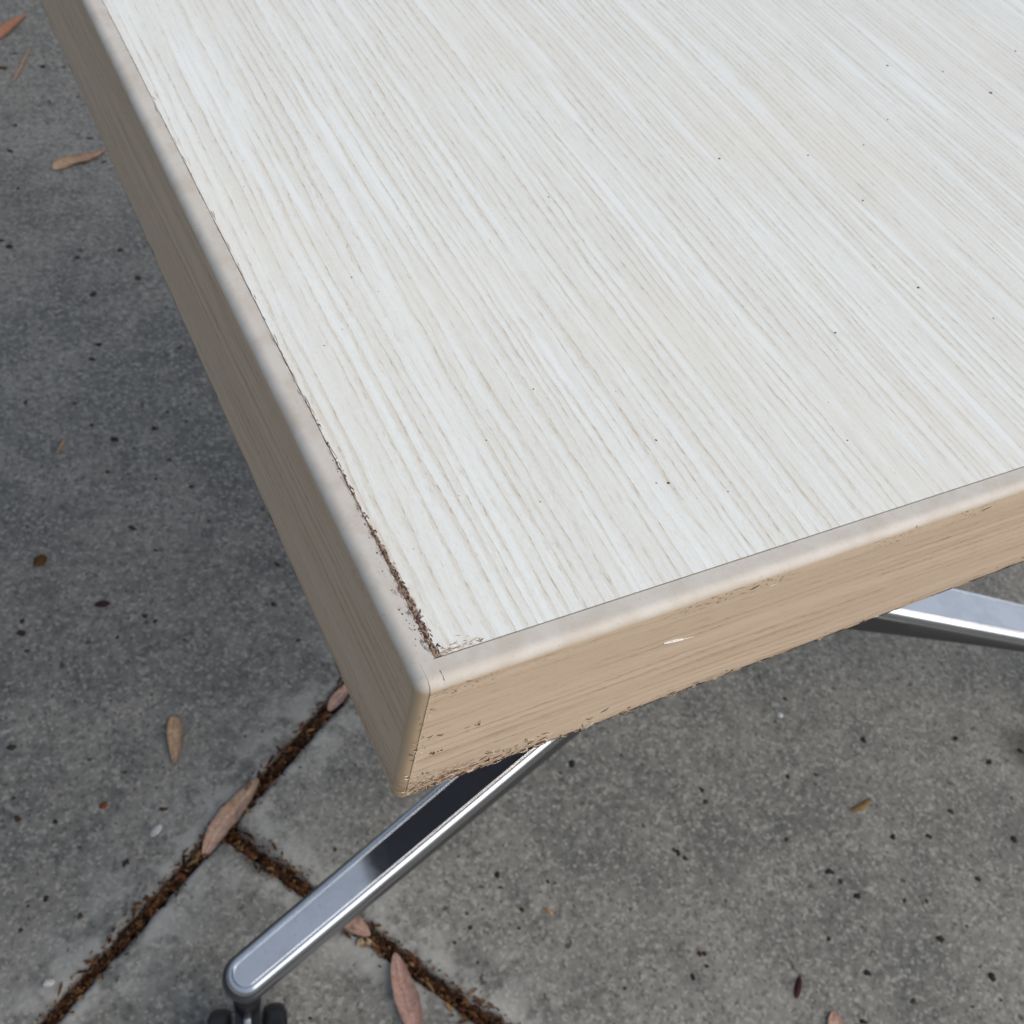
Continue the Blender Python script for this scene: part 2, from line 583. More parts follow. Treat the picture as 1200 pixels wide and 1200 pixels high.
lamV, lamF = box_grid([.00003, .0006, .3, TW], [.00008, .0006, .2, TD], [-.0009, -.00012, 0])
link_mesh('laminate_sheet', lamV, lamF, M_lam, table, smooth=False, loc=ORG)
V, F = box_grid([.0002, TW], [.0002, TD], [-TT + .0006, -.0010])
cb = link_mesh('core_board', V, F, M_dark, table, smooth=False, loc=ORG)
V, F = box_grid([-.0004, .0006], [-.0004, TD], [-TT + .001, -.00045])
link_mesh('seam', V, F, M_gap, table, smooth=False, loc=ORG)
V, F = box_grid([.0006, TW], [-.0004, .0006], [-TT + .001, -.00045])
link_mesh('seam', V, F, M_gap, table, smooth=False, loc=ORG)

zs = [-TT, -TT + .0003, -TT + .0007, -TT + .0012, -TT + .002] + lin(-TT + .004, -.006, 10) + [-.005, -.0042] + lin(-.0036, 0, 10)


def band(name, axis, lo, hi, outer_sign, ends, mat, dense):
    """edging strip: axis 0 runs along x, axis 1 along y; outer face on the outer_sign side"""
    L0, L1 = lo, hi
    pts = [L0]
    step = dense
    if 'lo' in ends:
        pts = lin(L0, L0 + R, 8)[:-1] + [L0 + R]
    x = pts[-1]
    while x < min(L1, L0 + .34):
        x += step; pts.append(x)
    if L1 - pts[-1] > .05:
        pts += lin(pts[-1], L1, 12)[1:]
    pts[-1] = L1
    return pts


def build_band(axis, lo, hi, base, sgn, rounded_lo, rounded_hi, mat, dense=.004):
    pts = band('', axis, lo, hi, sgn, ('lo',) if rounded_lo else (), mat, dense)
    ws = lin(0, .0014, 3)[:-1] + lin(.0014, B, 10)        # from the seam outwards
    if axis == 0:
        xs, ys = pts, sorted(base + sgn * w for w in ws)
    else:
        xs, ys = sorted(base + sgn * w for w in ws), pts
    V, F = box_grid(xs, ys, zs)
    C = []
    out = base + sgn * B
    for v in V:
        o = v[axis]; w = v[1 - axis]
        flat_out = abs(w - out) < 1e-7
        # rounding of outer upper arris and free ends
        qw = min(max(w, out + R), 1e9) if sgn < 0 else max(min(w, out - R), -1e9)
        qz = min(v.z, -R)
        qo = o
        if rounded_lo: qo = max(qo, lo + R)
        if rounded_hi: qo = min(qo, hi - R)
        d = Vector((o - qo, w - qw, v.z - qz))
        if (abs(d.x) > 1e-9) + (abs(d.y) > 1e-9) + (abs(d.z) > 1e-9) >= 2:
            d.normalize(); d *= R
        oo, ww, zz = qo + d.x, qw + d.y, qz + d.z
        # eased and nibbled lower arris
        if flat_out:
            hgt = v.z + TT
            if hgt < .0012 and (o > lo + R or not rounded_lo):
                ramp = min(1, (o - lo - R) / .003) if rounded_lo else 1
                e = (1 - hgt / .0012) ** 2 * .0007 * ramp
                nib = max(0, noise.noise(Vector((o * 330, 4, hgt * 300))) - .1) * .0006 * ramp
                ww -= sgn * (e + nib)
                zz += nib * .5
            ww -= sgn * abs(noise.noise(Vector((o * 60, v.z * 60, 8)))) * .00005
            # print chips at upper border
            if -.0045 < v.z < -.002:
                ww -= sgn * max(0, noise.noise(Vector((o * 500, v.z * 900, 2))) - .25) * .00025
        nv = Vector((0, 0, zz)); nv[axis] = oo; nv[1 - axis] = ww
        pr = 0.0
        if flat_out:
            pr = min(1, max(0, (-v.z - R * .60) / (R * .60)))
            if rounded_lo: pr *= min(1, max(0, (o - lo - R * .7) / (R * .5)))
        v.x, v.y, v.z = nv
        C.append((pr, 0, 0))
    return link_mesh('edge_band', V, F, mat, table, loc=ORG, colors=C)


build_band(1, -B, TD + B, -.00006, -1, True, True, M_bs)
fb = build_band(0, -.0025, TW, -.00012, -1, False, False, M_bf)
fb.location += Vector((0, -.00004, .00003))
build_band(1, -B, TD + B, TW + .0002, 1, True, True, M_bs, .1)
build_band(0, .00012, TW, TD + .0002, 1, False, False, M_bf, .1)


# shavings and dents of the edging
def sliver(V, F, C, p, u, n, length, width, lift, col, curl=0.0):
    u = u.normalized(); n = n.normalized(); s = n.cross(u)
    b = len(V)
    k = 5
    for i in range(k + 1):
        t = i / k
        w = width * (math.sin(math.pi * (.08 + .84 * t)) ** .7)
        c = p + u * (length * (t - .5)) + n * (lift * (math.sin(math.pi * t) + curl * t * t)) + s * (curl * length * .5 * t * t)
        V.append(c + s * w * .5); V.append(c - s * w * .5); V.append(c + n * width * .3)
        C += [col] * 3
    for i in range(k):
        a = b + i * 3
        F.append((a, a + 3, a + 5, a + 2)); F.append((a + 2, a + 5, a + 4, a + 1)); F.append((a, a + 1, a + 4, a + 3))


PALE = (.74, .66, .55); TAN = (.50, .38, .25); BRN = (.10, .055, .035)
V, F, C = [], [], []
rr = random.Random(3)
nf = Vector((0, -1, 0)); nl = Vector((-1, 0, 0))
for i in range(150):
    xx = abs(rr.gauss(0, .026)) if i < 105 else rr.uniform(0, .15)
    zc = -TT + abs(rr.gauss(0, .0011)) + .0004
    if i % 9 == 0: zc = -TT + rr.uniform(.001, .006)
    col = rr.choice((PALE, TAN, TAN, BRN))
    ang = rr.gauss(0, .7)
    sliver(V, F, C, Vector((xx, -B - .00008, zc)), Vector((math.cos(ang), 0, math.sin(ang))), nf, rr.uniform(.0005, .0022), rr.uniform(.00012, .0003), rr.uniform(0, .00035), col, rr.uniform(-.4, .4))
for i in range(170):
    xx = abs(rr.gauss(0, .05)) - .002 if i % 3 else rr.choice((.012, .03, .034, .058, .075, .095, .112)) + rr.gauss(0, .003)
    col = rr.choice((TAN, BRN, BRN, PALE))
    ang = rr.gauss(0, .3)
    sliver(V, F, C, Vector((xx, -B + .00004, -.0027 - abs(rr.gauss(0, .00045)))), Vector((math.cos(ang), 0, math.sin(ang))), nf, rr.uniform(.0004, .0014), rr.uniform(.0001, .00022), rr.uniform(0, .0001), col)
for i in range(60):
    zc = -TT + .0005 + rr.random() ** 1.5 * .032
    sliver(V, F, C, Vector((rr.gauss(-.0021, .0006), -B - .00003, zc)), Vector((rr.uniform(-1, 1), 0, rr.uniform(-1, 1))), nf, rr.uniform(.0003, .0012), rr.uniform(.0001, .00025), rr.uniform(0, .00025), rr.choice((TAN, BRN, PALE)))
# the pale curl and the bright gouge the photograph shows on the front face
p = frontpt(637, 868, B) - Vector((0, 0, H))
for k in range(9):
    a = -1.2 + k * .3
    sliver(V, F, C, Vector((p.x - .0012 + math.cos(a) * .0016, -B - .0003, max(p.z, -TT + .001) + math.sin(a) * .0018)), Vector((-math.sin(a), 0, math.cos(a))), nf, .0007, .0002, .0002, (.80, .72, .60))
up = Vector((0, 0, 1))
DRK = (.055, .032, .030); RED = (.17, .085, .055)
for i in range(230):
    yy = abs(rr.gauss(0, .018)) + .0006
    k = max(.3, 1 - yy / .05)
    q = rr.random()
    if q < .55: xx = rr.gauss(.0003, .00022) * (.5 + k)
    elif q < .82: xx = rr.random() ** 1.6 * .0016 * k
    else: xx = -(rr.random() ** 1.3) * .0022 * k
    a = math.pi / 2 + rr.gauss(0, .5)
    ln = rr.uniform(.0002, .0009) if q < .82 else rr.uniform(.00015, .0004)
    sliver(V, F, C, Vector((xx, yy, .00001)), Vector((math.cos(a), math.sin(a), 0)), up, ln, rr.uniform(.0001, .0003), .00004, rr.choice((DRK, DRK, RED, RED, TAN)))
for i in range(60):
    yy = .03 + abs(rr.gauss(0, .06))
    sliver(V, F, C, Vector((rr.gauss(.0001, .0002), yy, .00001)), Vector((rr.gauss(0, .12), 1, 0)), up, rr.uniform(.0006, .0030), rr.uniform(.00006, .00014), .00003, rr.choice((RED, RED, TAN)))
for i in range(34):
    sliver(V, F, C, Vector((rr.uniform(.0005, .008), abs(rr.gauss(0, .0007)) + .0002, .00001)), Vector((1, rr.gauss(0, .4), 0)), up, rr.uniform(.0003, .0010), rr.uniform(.0001, .0002), .00003, rr.choice((RED, TAN, TAN)))
for i in range(120):
    xx = rr.uniform(-.002, .026) if i < 90 else rr.uniform(0, .13)
    zc = -TT + abs(rr.gauss(0, .0014)) + .0005
    sliver(V, F, C, Vector((xx, -B - .00006, zc)), Vector((1, 0, rr.gauss(.1, .4))), nf, rr.uniform(.0006, .0024), rr.uniform(.00015, .00045), rr.uniform(0, .0002), rr.choice((DRK, RED, RED, TAN)))
for (px, py, n_) in ((562, 845, 5), (510, 880, 5), (497, 905, 8), (575, 880, 7), (598, 876, 6), (620, 866, 8), (512, 862, 4)):
    p = frontpt(px, py, B)
    for k in range(n_):
        a = rr.uniform(0, 3.14)
        sliver(V, F, C, Vector((p.x + rr.gauss(0, .0008), -B - .00006, max(p.z - H, -TT + .0006) + rr.gauss(0, .0004))), Vector((math.cos(a), 0, math.sin(a))), nf, rr.uniform(.0004, .0014), rr.uniform(.00012, .0003), rr.uniform(.0001, .0004), rr.choice((PALE, RED, DRK, TAN)), rr.uniform(-.5, .5))
sh = link_mesh('shavings', V, F, M_chip, table, smooth=False, loc=ORG, colors=C)
tag(sh, kind='stuff')


def mark(pxa, pxb, width, col, name='scratch'):
    a = frontpt(*pxa, B) - Vector((0, 0, H)); b = frontpt(*pxb, B) - Vector((0, 0, H))
    V, F, C = [], [], []
    m = (a + b) / 2; m.y = -B - .00002
    m.z = min(m.z, -.0031)
    sliver(V, F, C, m, b - a, nf, (b - a).length, width, .00006, col)
    link_mesh(name, V, F, M_chip, table, loc=ORG, colors=C)


cv, cf, cc = [], [], []
sliver(cv, cf, cc, Vector((-.0002, -.0030, -.0001)), Vector((.06, -1, -.28)), Vector((0, -.3, 1)), .0018, .00012, .00003, (.16, .11, .10))
link_mesh('hairline_crack', cv, cf, M_chip, table, loc=ORG, colors=cc)
mark((777, 753), (800, 748), .0011, (.82, .79, .74))
mark((790, 751), (812, 745), .0006, (.80, .74, .66))
mark((896, 688), (914, 682), .0004, (.82, .79, .74))
mark((943, 670), (956, 667), .0003, (.80, .76, .70))
mark((1062, 636), (1075, 616), .00025, (.20, .10, .06))
mark((1150, 597), (1162, 592), .0006, (.14, .08, .05))
mark((886, 678), (896, 673), .0007, (.10, .06, .045))
mark((1117, 626), (1132, 620), .0003, (.80, .74, .66))
mark((780, 813), (812, 800), .0003, (.70, .60, .46))


# legs
def fix_normals(o, ang=38):
    bm = bmesh.new(); bm.from_mesh(o.data)
    bmesh.ops.recalc_face_normals(bm, faces=bm.faces)
    bm.to_mesh(o.data); bm.free()
    o.data.set_sharp_from_angle(angle=math.radians(ang))


def make_leg(ang, length, wide=1.0):
    ux, uy = math.cos(ang), math.sin(ang)
    leg_root = None
    LN = 46

    def halfw(l):      # l from tip (0) to column
        t = l / length
        return (.0136 + .0050 * t) * wide

    def loop(off):
        pts = []
        hw = halfw(0)
        n = 22
        for i in range(LN + 1):
            l = length - (length) * i / LN
            pts.append((l, halfw(l) - off))
        for i in range(1, n):
            a = math.pi * i / n
            pts.append((-(hw - off) * math.sin(a) * .92, (hw - off) * math.cos(a)))
        for i in range(LN + 1):
            l = length * i / LN
            pts.append((l, -(halfw(l) - off)))
        return pts

    def world(l, w, dz, rel=0.0):
        d = length - l
        dep = .013 + .030 * (max(l, 0) / length) ** 1.6
        z = ZT + SL * max(l, -.02) + dz - rel * dep
        return Vector((ux * d - uy * w, uy * d + ux * w, z))
    rings = [(.0030, -.0082, 0), (.0004, -.0082, 0), (0, -.0072, 0), (.0004, -.0034, 0), (.0012, -.0018, 0), (.0024, -.0006, 0), (.0034, -.0001, 0), (.0042, 0, 0), (.0047, -.0002, 0), (.0049, -.0012, 0)]
    V, F = [], []
    n = None
    for (off, dz, rel) in rings:
        L = loop(off); n = len(L)
        for (l, w) in L: V.append(world(l, w, dz, rel))
    for q in range(len(rings) - 1):
        for i in range(n - 1):
            F.append((q * n + i, q * n + i + 1, (q + 1) * n + i + 1, (q + 1) * n + i))
        F.append((q * n + n - 1, q * n, (q + 1) * n, (q + 1) * n + n - 1))
    F.append(tuple(reversed(range(n))))
    F.append(tuple((len(rings) - 1) * n + i for i in range(n)))
    lg = link_mesh('leg', V, F, M_rim, table)
    fix_normals(lg)
    # inlay panel
    V, F = [], []
    for (off, dz) in ((.0053, -.0013), (.0053, -.0006), (.0056, -.0004)):
        for (l, w) in loop(off): V.append(world(l, w, dz))
    for q in range(2):
        for i in range(n - 1):
            F.append((q * n + i, q * n + i + 1, (q + 1) * n + i + 1, (q + 1) * n + i))
    top = [2 * n + i for i in range(n)]
    half = n // 2
    for i in range(half):
        j = n - 1 - i
        if j - 1 > i + 1:
            F.append((top[i], top[i + 1], top[j - 1], top[j]))
        elif j - 1 == i + 1:
            F.append((top[i], top[i + 1], top[j]))
    il = link_mesh('inlay_panel', V, F, M_inlay, lg)
    fix_normals(il, 20)
    if il.data.polygons[-3].normal.z < 0: il.data.flip_normals()
    # underbody below the bright top frame, dark reflections painted into its colour
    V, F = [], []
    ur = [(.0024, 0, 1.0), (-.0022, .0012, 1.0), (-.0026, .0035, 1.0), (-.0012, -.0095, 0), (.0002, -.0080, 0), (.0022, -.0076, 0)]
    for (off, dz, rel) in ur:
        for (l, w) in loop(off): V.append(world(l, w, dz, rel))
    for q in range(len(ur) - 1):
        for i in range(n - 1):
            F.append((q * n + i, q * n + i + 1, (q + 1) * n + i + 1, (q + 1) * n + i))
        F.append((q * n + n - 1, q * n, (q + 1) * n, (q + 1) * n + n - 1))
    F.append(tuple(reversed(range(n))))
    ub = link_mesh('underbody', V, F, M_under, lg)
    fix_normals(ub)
    # castor under the tip
    make_castor(Vector((ux * (length - .001), uy * (length - .001), 0)), ang)
    return lg


def lathe(prof, n=28, axis='z'):
    V, F = [], []
    for (r, z) in prof:
        for i in range(n):
            a = 2 * math.pi * i / n
            V.append(Vector((r * math.cos(a), r * math.sin(a), z)))
    for q in range(len(prof) - 1):
        for i in range(n):
            j = (i + 1) % n
            F.append((q * n + i, q * n + j, (q + 1) * n + j, (q + 1) * n + i))
    F.append(tuple(reversed(range(n)))); F.append(tuple((len(prof) - 1) * n + i for i in range(n)))
    return V, F


def make_castor(p, ang):
    yaw = math.radians(162.5) + (ang - AL)
    rot = Matrix.Rotation(yaw, 4, 'Z')
    # hood: half shell over the two wheels, arching along the rolling direction (local y)
    V, F = [], []
    n = 18
    for (rad, hw) in ((.0262, .0085), (.0275, .0085), (.0290, .0055), (.0290, -.0055), (.0275, -.0085), (.0262, -.0085)):
        for i in range(n + 1):
            a = math.radians(10 + 170 * i / n)
            V.append(rot @ Vector((hw, .023 + rad * math.cos(a), .0255 + rad * math.sin(a))))
    m = n + 1
    for q in range(6):
        for i in range(n):
            a = q * m + i; b2 = ((q + 1) % 6) * m + i
            F.append((a, a + 1, b2 + 1, b2))
    F.append(tuple(q * m for q in range(6))); F.append(tuple(q * m + n for q in reversed(range(6))))
    V2, F2 = lathe([(.0085, .040), (.0095, .044), (.0095, .056), (.0080, .0585)], 20)
    b0 = len(V)
    V += V2; F += [tuple(i + b0 for i in f) for f in F2]
    hood = link_mesh('castor', V, F, M_plastic, table, loc=p)
    V, F = [], []
    for i in range(13):
        a = math.radians(20 + 140 * i / 12)
        for hw, rad in ((-.0026, .0290), (-.0022, .0300), (.0022, .0300), (.0026, .0290)):
            V.append(rot @ Vector((hw, .023 + rad * math.cos(a), .0255 + rad * math.sin(a))))
    for i in range(12):
        for q in range(3):
            b2 = i * 4 + q
            F.append((b2, b2 + 4, b2 + 5, b2 + 1))
    link_mesh('fork_strip', V, F, M_steel, hood)
    V, F = lathe([(.0036, .046), (.0036, .100)], 16)
    link_mesh('stem', V, F, M_steel, hood)
    V, F = lathe([(.0060, .084), (.0072, .0855), (.0072, .0900), (.0060, .0915)], 20)
    link_mesh('collar', V, F, M_steel, hood)
    for s in (-1, 1):
        prof = [(.006, -.0085), (.0195, -.0085), (.0235, -.0070), (.0252, -.0035), (.0252, .0035), (.0235, .0070), (.0195, .0085), (.006, .0085)]
        V, F = lathe(prof, 36)
        Rm = rot @ Matrix.Translation((s * .0185, .023, .0253)) @ Matrix.Rotation(math.pi / 2, 4, 'Y')
        link_mesh('wheel', [Rm @ v for v in V], F, M_plastic, hood)
        # bright crescent trim on the wheel face
        V, F = [], []
        k = 16
        for i in range(k + 1):
            a = math.radians(20 + 150 * i / k)
            w = .0022 * math.sin(math.pi * i / k)
            for dr, dx in ((-w, .0), (0, .0008), (w * .3, .0)):
                V.append(rot @ Vector((s * (.0185 + .0087) + s * dx, .023 + (.0208 + dr) * math.cos(a), .0253 + (.0208 + dr) * math.sin(a))))
        for i in range(k):
            for q in range(2):
                a = i * 3 + q
                F.append((a, a + 3, a + 4, a + 1))
        link_mesh('wheel_trim', V, F, M_steel, hood)


TIP = pix(288, 1140, ZT)
LL = math.hypot(TIP.x - COLX, TIP.y - COLY)
AL = math.atan2(TIP.y - COLY, TIP.x - COLX)
AR = math.radians(-22.6)
AB = (AL + AR) / 2 + math.pi
make_leg(AL, LL)
make_leg(AR, LL, 1.4)
make_leg(AB, .30)
zc = ZT + SL * LL
V, F = lathe([(.020, zc - .040), (.030, zc - .036), (.034, zc - .03), (.036, zc - .01), (.036, zc + .004), (.034, zc + .010), (.0300, zc + .02), (.0300, H - TT - .012)], 40)
link_mesh('column', V, F, M_rim, table)
V, F = box_grid(lin(-.15, .15, 2), lin(-.11, .11, 2), [H - TT - .012, H - TT - .0005])
link_mesh('mounting_plate', V, F, M_plastic, table, smooth=False)


# ------------------------------------------------------------------ dry gum leaves
def leaf(pts, width, col_a, col_b, label, z=.003, curl=.25, lift=0.0, sag=.0, flip=1, wb=.45, seed=0):
    """lanceolate leaf along a polyline of photograph pixels (its place on the ground)"""
    P = [pix(px, py, z) for px, py in pts]
    # resample with Catmull-Rom
    n = 44
    Q = []
    m = len(P) - 1
    for i in range(n + 1):
        t = i / n * m
        k = min(int(t), m - 1); f = t - k
        p0 = P[max(k - 1, 0)]; p1 = P[k]; p2 = P[k + 1]; p3 = P[min(k + 2, m)]
        Q.append(.5 * ((2 * p1) + (p2 - p0) * f + (2 * p0 - 5 * p1 + 4 * p2 - p3) * f * f + (3 * p1 - 3 * p2 + p3 - p0) * f ** 3))
    org = Q[n // 2].copy(); org.z = 0
    V, F, C = [], [], []
    cs = (-1, -.62, -.25, 0, .25, .62, 1)
    for i, q in enumerate(Q):
        t = i / n
        d = (Q[min(i + 1, n)] - Q[max(i - 1, 0)]).normalized()
        s = Vector((-d.y, d.x, 0))
        rag = 1 + .09 * noise.noise(Vector((t * 9, seed, 2)))
        w = width * .5 * rag * (max(0, math.sin(math.pi * t ** (math.log(.5) / math.log(wb)))) ** .85 + .03)
        tw = math.sin(t * 5 + seed) * .35
        for c in cs:
            zz = abs(c) ** 1.6 * w * curl * flip + c * w * tw * .4 + lift * math.sin(math.pi * t) + (.0006 if c == 0 else 0)
            zz += noise.noise(Vector((t * 7, c * 2, seed))) * .0012
            p = q + s * (c * w) + Vector((0, 0, zz))
            V.append(p - org)
            mixv = min(1, max(0, t + .25 * noise.noise(Vector((t * 5, c, seed + 3)))))
            cc = [a + (b - a) * mixv for a, b in zip(col_a, col_b)]
            if c == 0: cc = [min(1, a * 1.3) for a in cc]
            if abs(c) == 1: cc = [a * .72 for a in cc]
            C.append(cc)
    k = len(cs)
    for i in range(n):
        for j in range(k - 1):
            a = i * k + j
            F.append((a, a + k, a + k + 1, a + 1))
    # thickness: an underside a hair below
    nb = len(V)
    V += [v - Vector((0, 0, .0004)) for v in V[:nb]]
    C += [[a * .8 for a in c] for c in C[:nb]]
    F += [tuple(reversed([x + nb for x in f])) for f in F[:]]
    o = link_mesh('gum_leaf', V, F, M_leaf, colors=C, loc=org)
    zmin = min((v.co.z for v in o.data.vertices))
    o.location.z = org.z - zmin + (.0004 if z < .01 else 0) + (z - .003)
    tag(o, label, 'leaf', 'dry gum leaves on the paving')
    return o


PINK = (.45, .300, .255); BUFF = (.42, .300, .200); RUST = (.33, .150, .090); DRAB = (.31, .220, .155)
leaf([(238, 1004), (256, 972), (283, 938), (303, 911)], .0165, PINK, BUFF, 'broad leaf fading pink to buff lying on the paving joint junction', curl=.18, lift=.002, seed=1, wb=.48)
leaf([(204, 838), (205, 862), (205, 896)], .0125, BUFF, DRAB, 'small tan leaf alone on the dark slab, pointing straight down', curl=.3, seed=2, wb=.42)
leaf([(385, 832), (398, 816), (416, 795)], .011, PINK, PINK, 'pink leaf sticking out from under the table edge along the joint', seed=3, lift=.001)
leaf([(463, 1115), (470, 1150), (482, 1190), (492, 1222)], .0175, PINK, (.36, .22, .19), 'long pinkish leaf hanging across the joint right of the metal leg', curl=.22, lift=.004, seed=4, wb=.5)
leaf([(396, 1060), (412, 1080), (434, 1096)], .015, DRAB, PINK, 'dull pink leaf in the joint, partly hidden by the leg', seed=5, lift=.002)
leaf([(418, 1107), (428, 1103), (440, 1107)], .006, (.42, .33, .22), BUFF, 'tiny pale leaf scrap bridging the joint beside the long pinkish leaf', seed=6)
leaf([(-14, 50), (8, 33), (30, 15)], .019, RUST, (.34, .16, .10), 'rust red leaf at the top left corner of the picture', seed=7, curl=.35)
leaf([(62, 197), (80, 189), (103, 184), (124, 174)], .021, BUFF, (.30, .17, .12), 'brown leaf on the grey slab beside the table side edge', seed=8, curl=.25, wb=.4)
leaf([(15, 94), (24, 78), (37, 52)], .0055, DRAB, DRAB, 'thin curled brown sliver of leaf below the rust red leaf', seed=9)
leaf([(66, 530), (71, 522), (76, 513)], .0035, (.34, .22, .13), BUFF, 'hair thin tan leaf sliver on the dark slab at left', seed=10)
leaf([(978, 1184), (982, 1205), (990, 1240)], .015, PINK, PINK, 'pale leaf tip at the bottom edge of the right hand slab', seed=11, wb=.5)

# ------------------------------------------------------------------ leaf litter packed into the joints
V, F, C = [], [], []
rl = random.Random(11)
LITT = [(.085, .034, .014), (.12, .050, .019), (.17, .078, .030), (.045, .020, .010), (.030, .014, .008), (.020, .010, .007), (.10, .036, .018), (.24, .14, .065)]


def flake(p, length, width, ang, tilt, col):
    b = len(V)
    u = Vector((math.cos(ang) * math.cos(tilt), math.sin(ang) * math.cos(tilt), math.sin(tilt)))
    s = Vector((-math.sin(ang), math.cos(ang), rl.uniform(-.5, .5))).normalized()
    nrm = u.cross(s)
    for t, w in ((-.5, .12), (-.15, .9), (.2, 1.0), (.5, .1)):
        c = p + u * (length * t) + nrm * (length * .12 * (1 - 4 * t * t))
        V.append(c + s * width * w * .5); V.append(c - s * width * w * .5)
        k = rl.uniform(.75, 1.2)
        C.extend([[q * k for q in col]] * 2)
    for i in range(3):
        a = b + i * 2
        F.append((a, a + 2, a + 3, a + 1))


def litter_run(fa, fb, count, spill):
    for i in range(count):
        t = rl.random()
        c = fa + (fb - fa) * t
        d = (fb - fa).normalized(); s = Vector((-d.y, d.x, 0))
        dens = .55 + .45 * noise.noise(Vector((c.x * 25, c.y * 25, 1)))
        off = rl.gauss(0, .0037 + spill * max(0, noise.noise(Vector((c.x * 14, c.y * 14, 6)))))
        inside = abs(off) < JW * .42
        z = rl.uniform(-.008, -.001 + .0025 * dens) if inside else rl.uniform(.0005, .002)
        big = rl.random() < .09
        ang = math.atan2(d.y, d.x) + rl.gauss(0, .55 if big else 1.0)
        flake(c + s * off + Vector((0, 0, z)), rl.uniform(.006, .013) if big else rl.uniform(.0015, .005),
              rl.uniform(.0018, .0034) if big else rl.uniform(.0006, .0018), ang, rl.gauss(0, .18), rl.choice(LITT))


litter_run(slabw(-.30, 0), slabw(.36, 0), 3200, .003)
litter_run(slabw(0, 0), slabw(0, .36), 2000, .003)
lt = link_mesh('leaf_litter', V, F, M_litter, smooth=False, colors=C)
tag(lt, 'brown crumbled leaf litter packed into the joints between slabs', 'leaf litter', kind='stuff')

# ------------------------------------------------------------------ crumbs of bark, grit and seed lying on the slabs
CR = [(115, 404, 5), (108, 421, 4), (30, 472, 5), (88, 473, 3), (107, 498, 4), (135, 515, 6), (196, 483, 4), (218, 494, 3), (181, 502, 5), (198, 539, 4),
      (126, 553, 5), (183, 561, 3), (225, 570, 4), (155, 619, 6), (32, 617, 4), (170, 722, 6), (182, 728, 5), (26, 728, 5), (25, 742, 6), (32, 763, 5),
      (138, 747, 4), (245, 611, 3), (183, 645, 4), (321, 708, 5), (325, 662, 5), (350, 750, 5), (18, 63, 4), (51, 78, 5), (4, 80, 6), (75, 79, 4), (18, 147, 4), (12, 177, 5),
      (105, 162, 4), (122, 190, 5), (21, 221, 4), (2, 282, 4), (11, 289, 5), (91, 302, 5), (162, 326, 7), (109, 345, 6), (140, 293, 5), (92, 114, 3),
      (14, 876, 6), (20, 960, 6), (65, 963, 4), (191, 948, 5), (147, 1011, 7), (54, 1053, 5), (24, 1090, 4), (94, 1073, 4), (146, 905, 4),
      (920, 819, 4), (1011, 867, 6), (956, 908, 4), (923, 910, 4), (823, 926, 5), (827, 940, 5), (922, 984, 4), (1046, 981, 5), (1088, 980, 5), (1114, 951, 4), (1119, 865, 5),
      (1159, 893, 6), (1196, 880, 6), (1188, 984, 6), (972, 1022, 7), (1005, 1050, 6), (1146, 1030, 5), (1102, 1100, 6), (1016, 1140, 5), (825, 1118, 4), (828, 1132, 4),
      (812, 1145, 6), (1162, 1145, 6), (1070, 1173, 5), (1011, 1197, 5), (1133, 1085, 3), (971, 1100, 4), (670, 895, 6), (795, 1000, 6), (803, 1006, 5), (790, 996, 5), (537, 1004, 3),
      (583, 1025, 5), (587, 1040, 3), (523, 1033, 3), (642, 1033, 4), (611, 1066, 4), (551, 1087, 4), (820, 1118, 4), (560, 1128, 3), (533, 1105, 3), (1060, 1055, 4), (1086, 1056, 3), (985, 1033, 4)]
V, F, C = [], [], []
rc = random.Random(5)


def crumb(p, r, col, flat=.5, irr=.5):
    b = len(V)
    n = 9
    e = rc.uniform(.75, 1.3); a0 = rc.uniform(0, 6.28)
    for q, (k, z) in enumerate(((1.0, 0.0), (.85, .5), (.4, .95))):
        for i in range(n):
            a = a0 + 2 * math.pi * i / n
            rr_ = r * k * rc.uniform(1 - irr, 1 + irr * .8)
            x, y = rr_ * math.cos(a) * e, rr_ * math.sin(a) / e
            V.append(p + Vector((x * math.cos(a0) - y * math.sin(a0), x * math.sin(a0) + y * math.cos(a0), r * flat * z)))
            kk = rc.uniform(.7, 1.2); C.append([c * kk for c in col])
    V.append(p + Vector((0, 0, r * flat))); C.append(col)
    for q in range(2):
        for i in range(n):
            j = (i + 1) % n
            F.append((b + q * n + i, b + q * n + j, b + (q + 1) * n + j, b + (q + 1) * n + i))
    for i in range(n):
        F.append((b + 2 * n + i, b + 2 * n + (i + 1) % n, b + 3 * n))


DK = [(.034, .033, .034), (.045, .034, .028), (.030, .031, .036), (.065, .040, .028), (.050, .046, .042)]
for (px, py, s) in CR:
    p = pix(px, py, .0001)
    d = (p - CAM).length
    crumb(p, s * rc.uniform(.5, .72) * d / FPX, rc.choice(DK), .35)
for i in range(170):
    px, py = rc.uniform(-60, 1260), rc.uniform(-20, 1240)
    p = pix(px, py, .0001)
    crumb(p, rc.uniform(.0006, .0015), rc.choice(DK + [(.10, .05, .03), (.30, .28, .25)]), .5)
cr = link_mesh('bark_crumbs', V, F, M_crumb, smooth=False, colors=C)
tag(cr, 'dark crumbs of bark and grit scattered over the slabs', 'crumbs', kind='stuff')


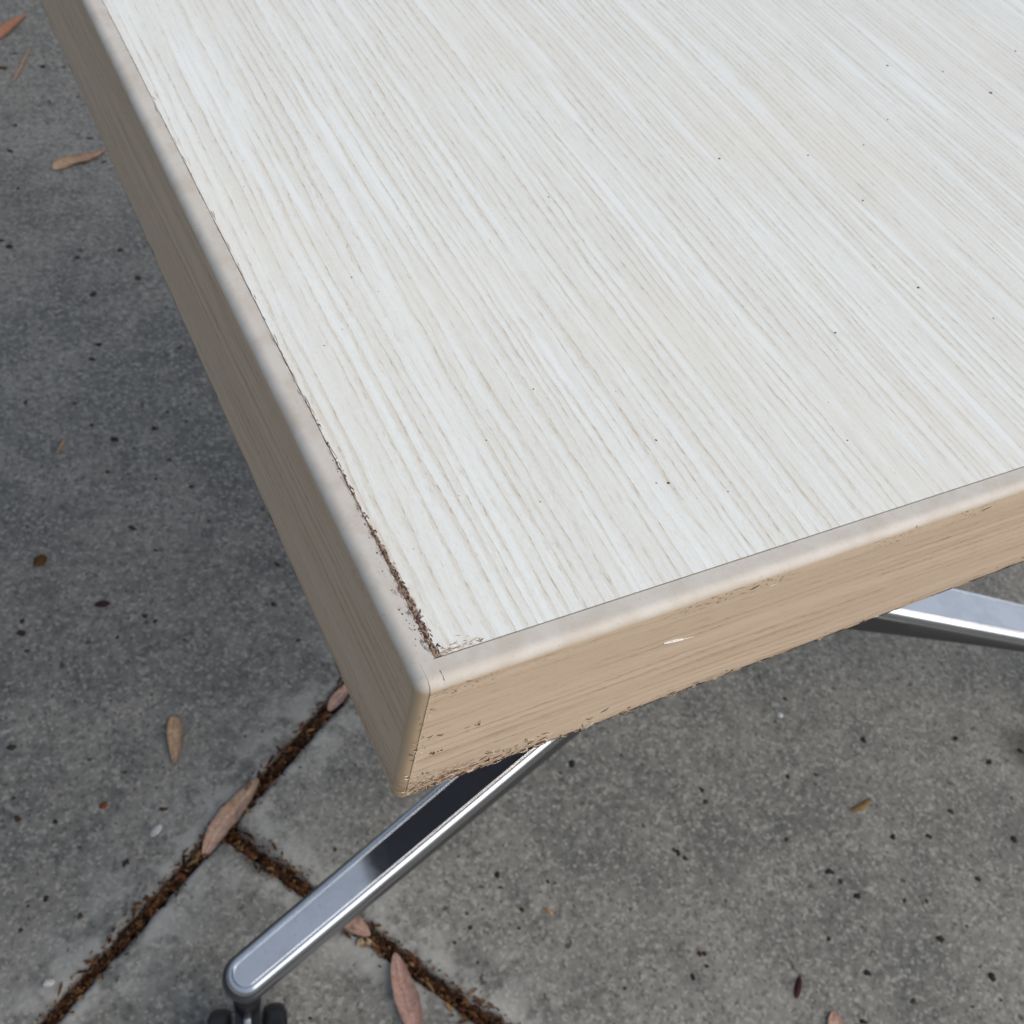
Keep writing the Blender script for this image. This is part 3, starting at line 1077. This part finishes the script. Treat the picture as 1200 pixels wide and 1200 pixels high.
def single(px, py, s, col, name, label, cat, flat=.7, stretch=1.0, turn=0.0):
    global V, F, C
    V, F, C = [], [], []
    p = pix(px, py, .0001); d = (p - CAM).length
    crumb(Vector((0, 0, 0)), s * .5 * d / FPX, col, flat, .14)
    ca, sa = math.cos(turn), math.sin(turn)
    W = []
    for v in V:
        x, y = v.x * stretch, v.y / stretch
        y += .12 * x * x / max(1e-6, s * .5 * d / FPX * stretch) if stretch > 1.8 else 0
        W.append(Vector((x * ca - y * sa, x * sa + y * ca, v.z)))
    o = link_mesh(name, W, F, M_crumb, smooth=True, colors=C, loc=p)
    tag(o, label, cat)


single(47, 658, 15, (.085, .045, .018), 'gum_nut', 'round brown gum nut on the dark slab at far left', 'gum nut', .9)
single(57, 1152, 10, (.60, .60, .58), 'pebble', 'round white pebble beside the joint at the bottom left', 'pebble')
single(183, 973, 12, (.52, .54, .55), 'stone_chip', 'pale elongated stone chip on the slab above the diagonal joint', 'stone chip', .4, 1.5, .9)
single(120, 708, 12, (.045, .020, .030), 'seed', 'maroon seed lying on the dark slab left of the table', 'seed', .5, 1.5, -.45)
single(935, 1157, 14, (.060, .022, .022), 'seed', 'dark red seed pod on the right hand slab near the bottom', 'seed', .5, 1.5, .55)
single(121, 944, 9, (.16, .06, .03), 'bark_flake', 'rust brown bark flake on the slab left of the pink leaf', 'bark flake', .4, 1.3, .5)
single(1010, 945, 16, (.22, .15, .07), 'twig_scrap', 'mustard brown twig scrap in the middle of the right hand slab', 'twig', .35, 2.1, .05)
single(643, 1068, 8, (.42, .26, .14), 'bark_chip', 'pale orange chip of bark on the slab below the leg', 'bark chip', .4, 1.4, 1.8)
single(914, 838, 7, (.62, .66, .70), 'glass_grain', 'bright white grain just below the front edge of the table', 'grain', .6)

# ------------------------------------------------------------------ specks of dust on the table top
V, F, C = [], [], []
SP = [(1161, 109, 3.6), (1076, 337, 3), (769, 516, 2.6), (783, 566, 3), (979, 390, 2.6), (843, 186, 2.6), (1011, 235, 2.2), (947, 182, 2), (1040, 77, 2.6), (1105, 84, 2), (769, 566, 2),
      (633, 588, 2), (853, 576, 2.2), (1164, 373, 2), (643, 231, 2), (625, 456, 2), (993, 516, 2), (412, 325, 2), (380, 405, 1.8), (1190, 60, 2), (1012, 170, 2), (1040, 140, 1.8), (570, 516, 2), (784, 566, 2)]
rc.seed(9)
for (px, py, s) in SP:
    p = pix(px, py, H + .00001); d = (p - CAM).length
    crumb(p, s * .5 * d / FPX, (.05, .045, .05), .5)
for i in range(120):
    p = Vector((rc.uniform(.002, .32), rc.uniform(.002, .22), H + .00001))
    crumb(p, rc.uniform(.00005, .00011), (.12, .11, .11), .5)
ds = link_mesh('dust_specks', V, F, M_crumb, smooth=False, colors=C)
tag(ds, 'tiny dark specks of dust scattered over the white table top', 'dust', kind='stuff')
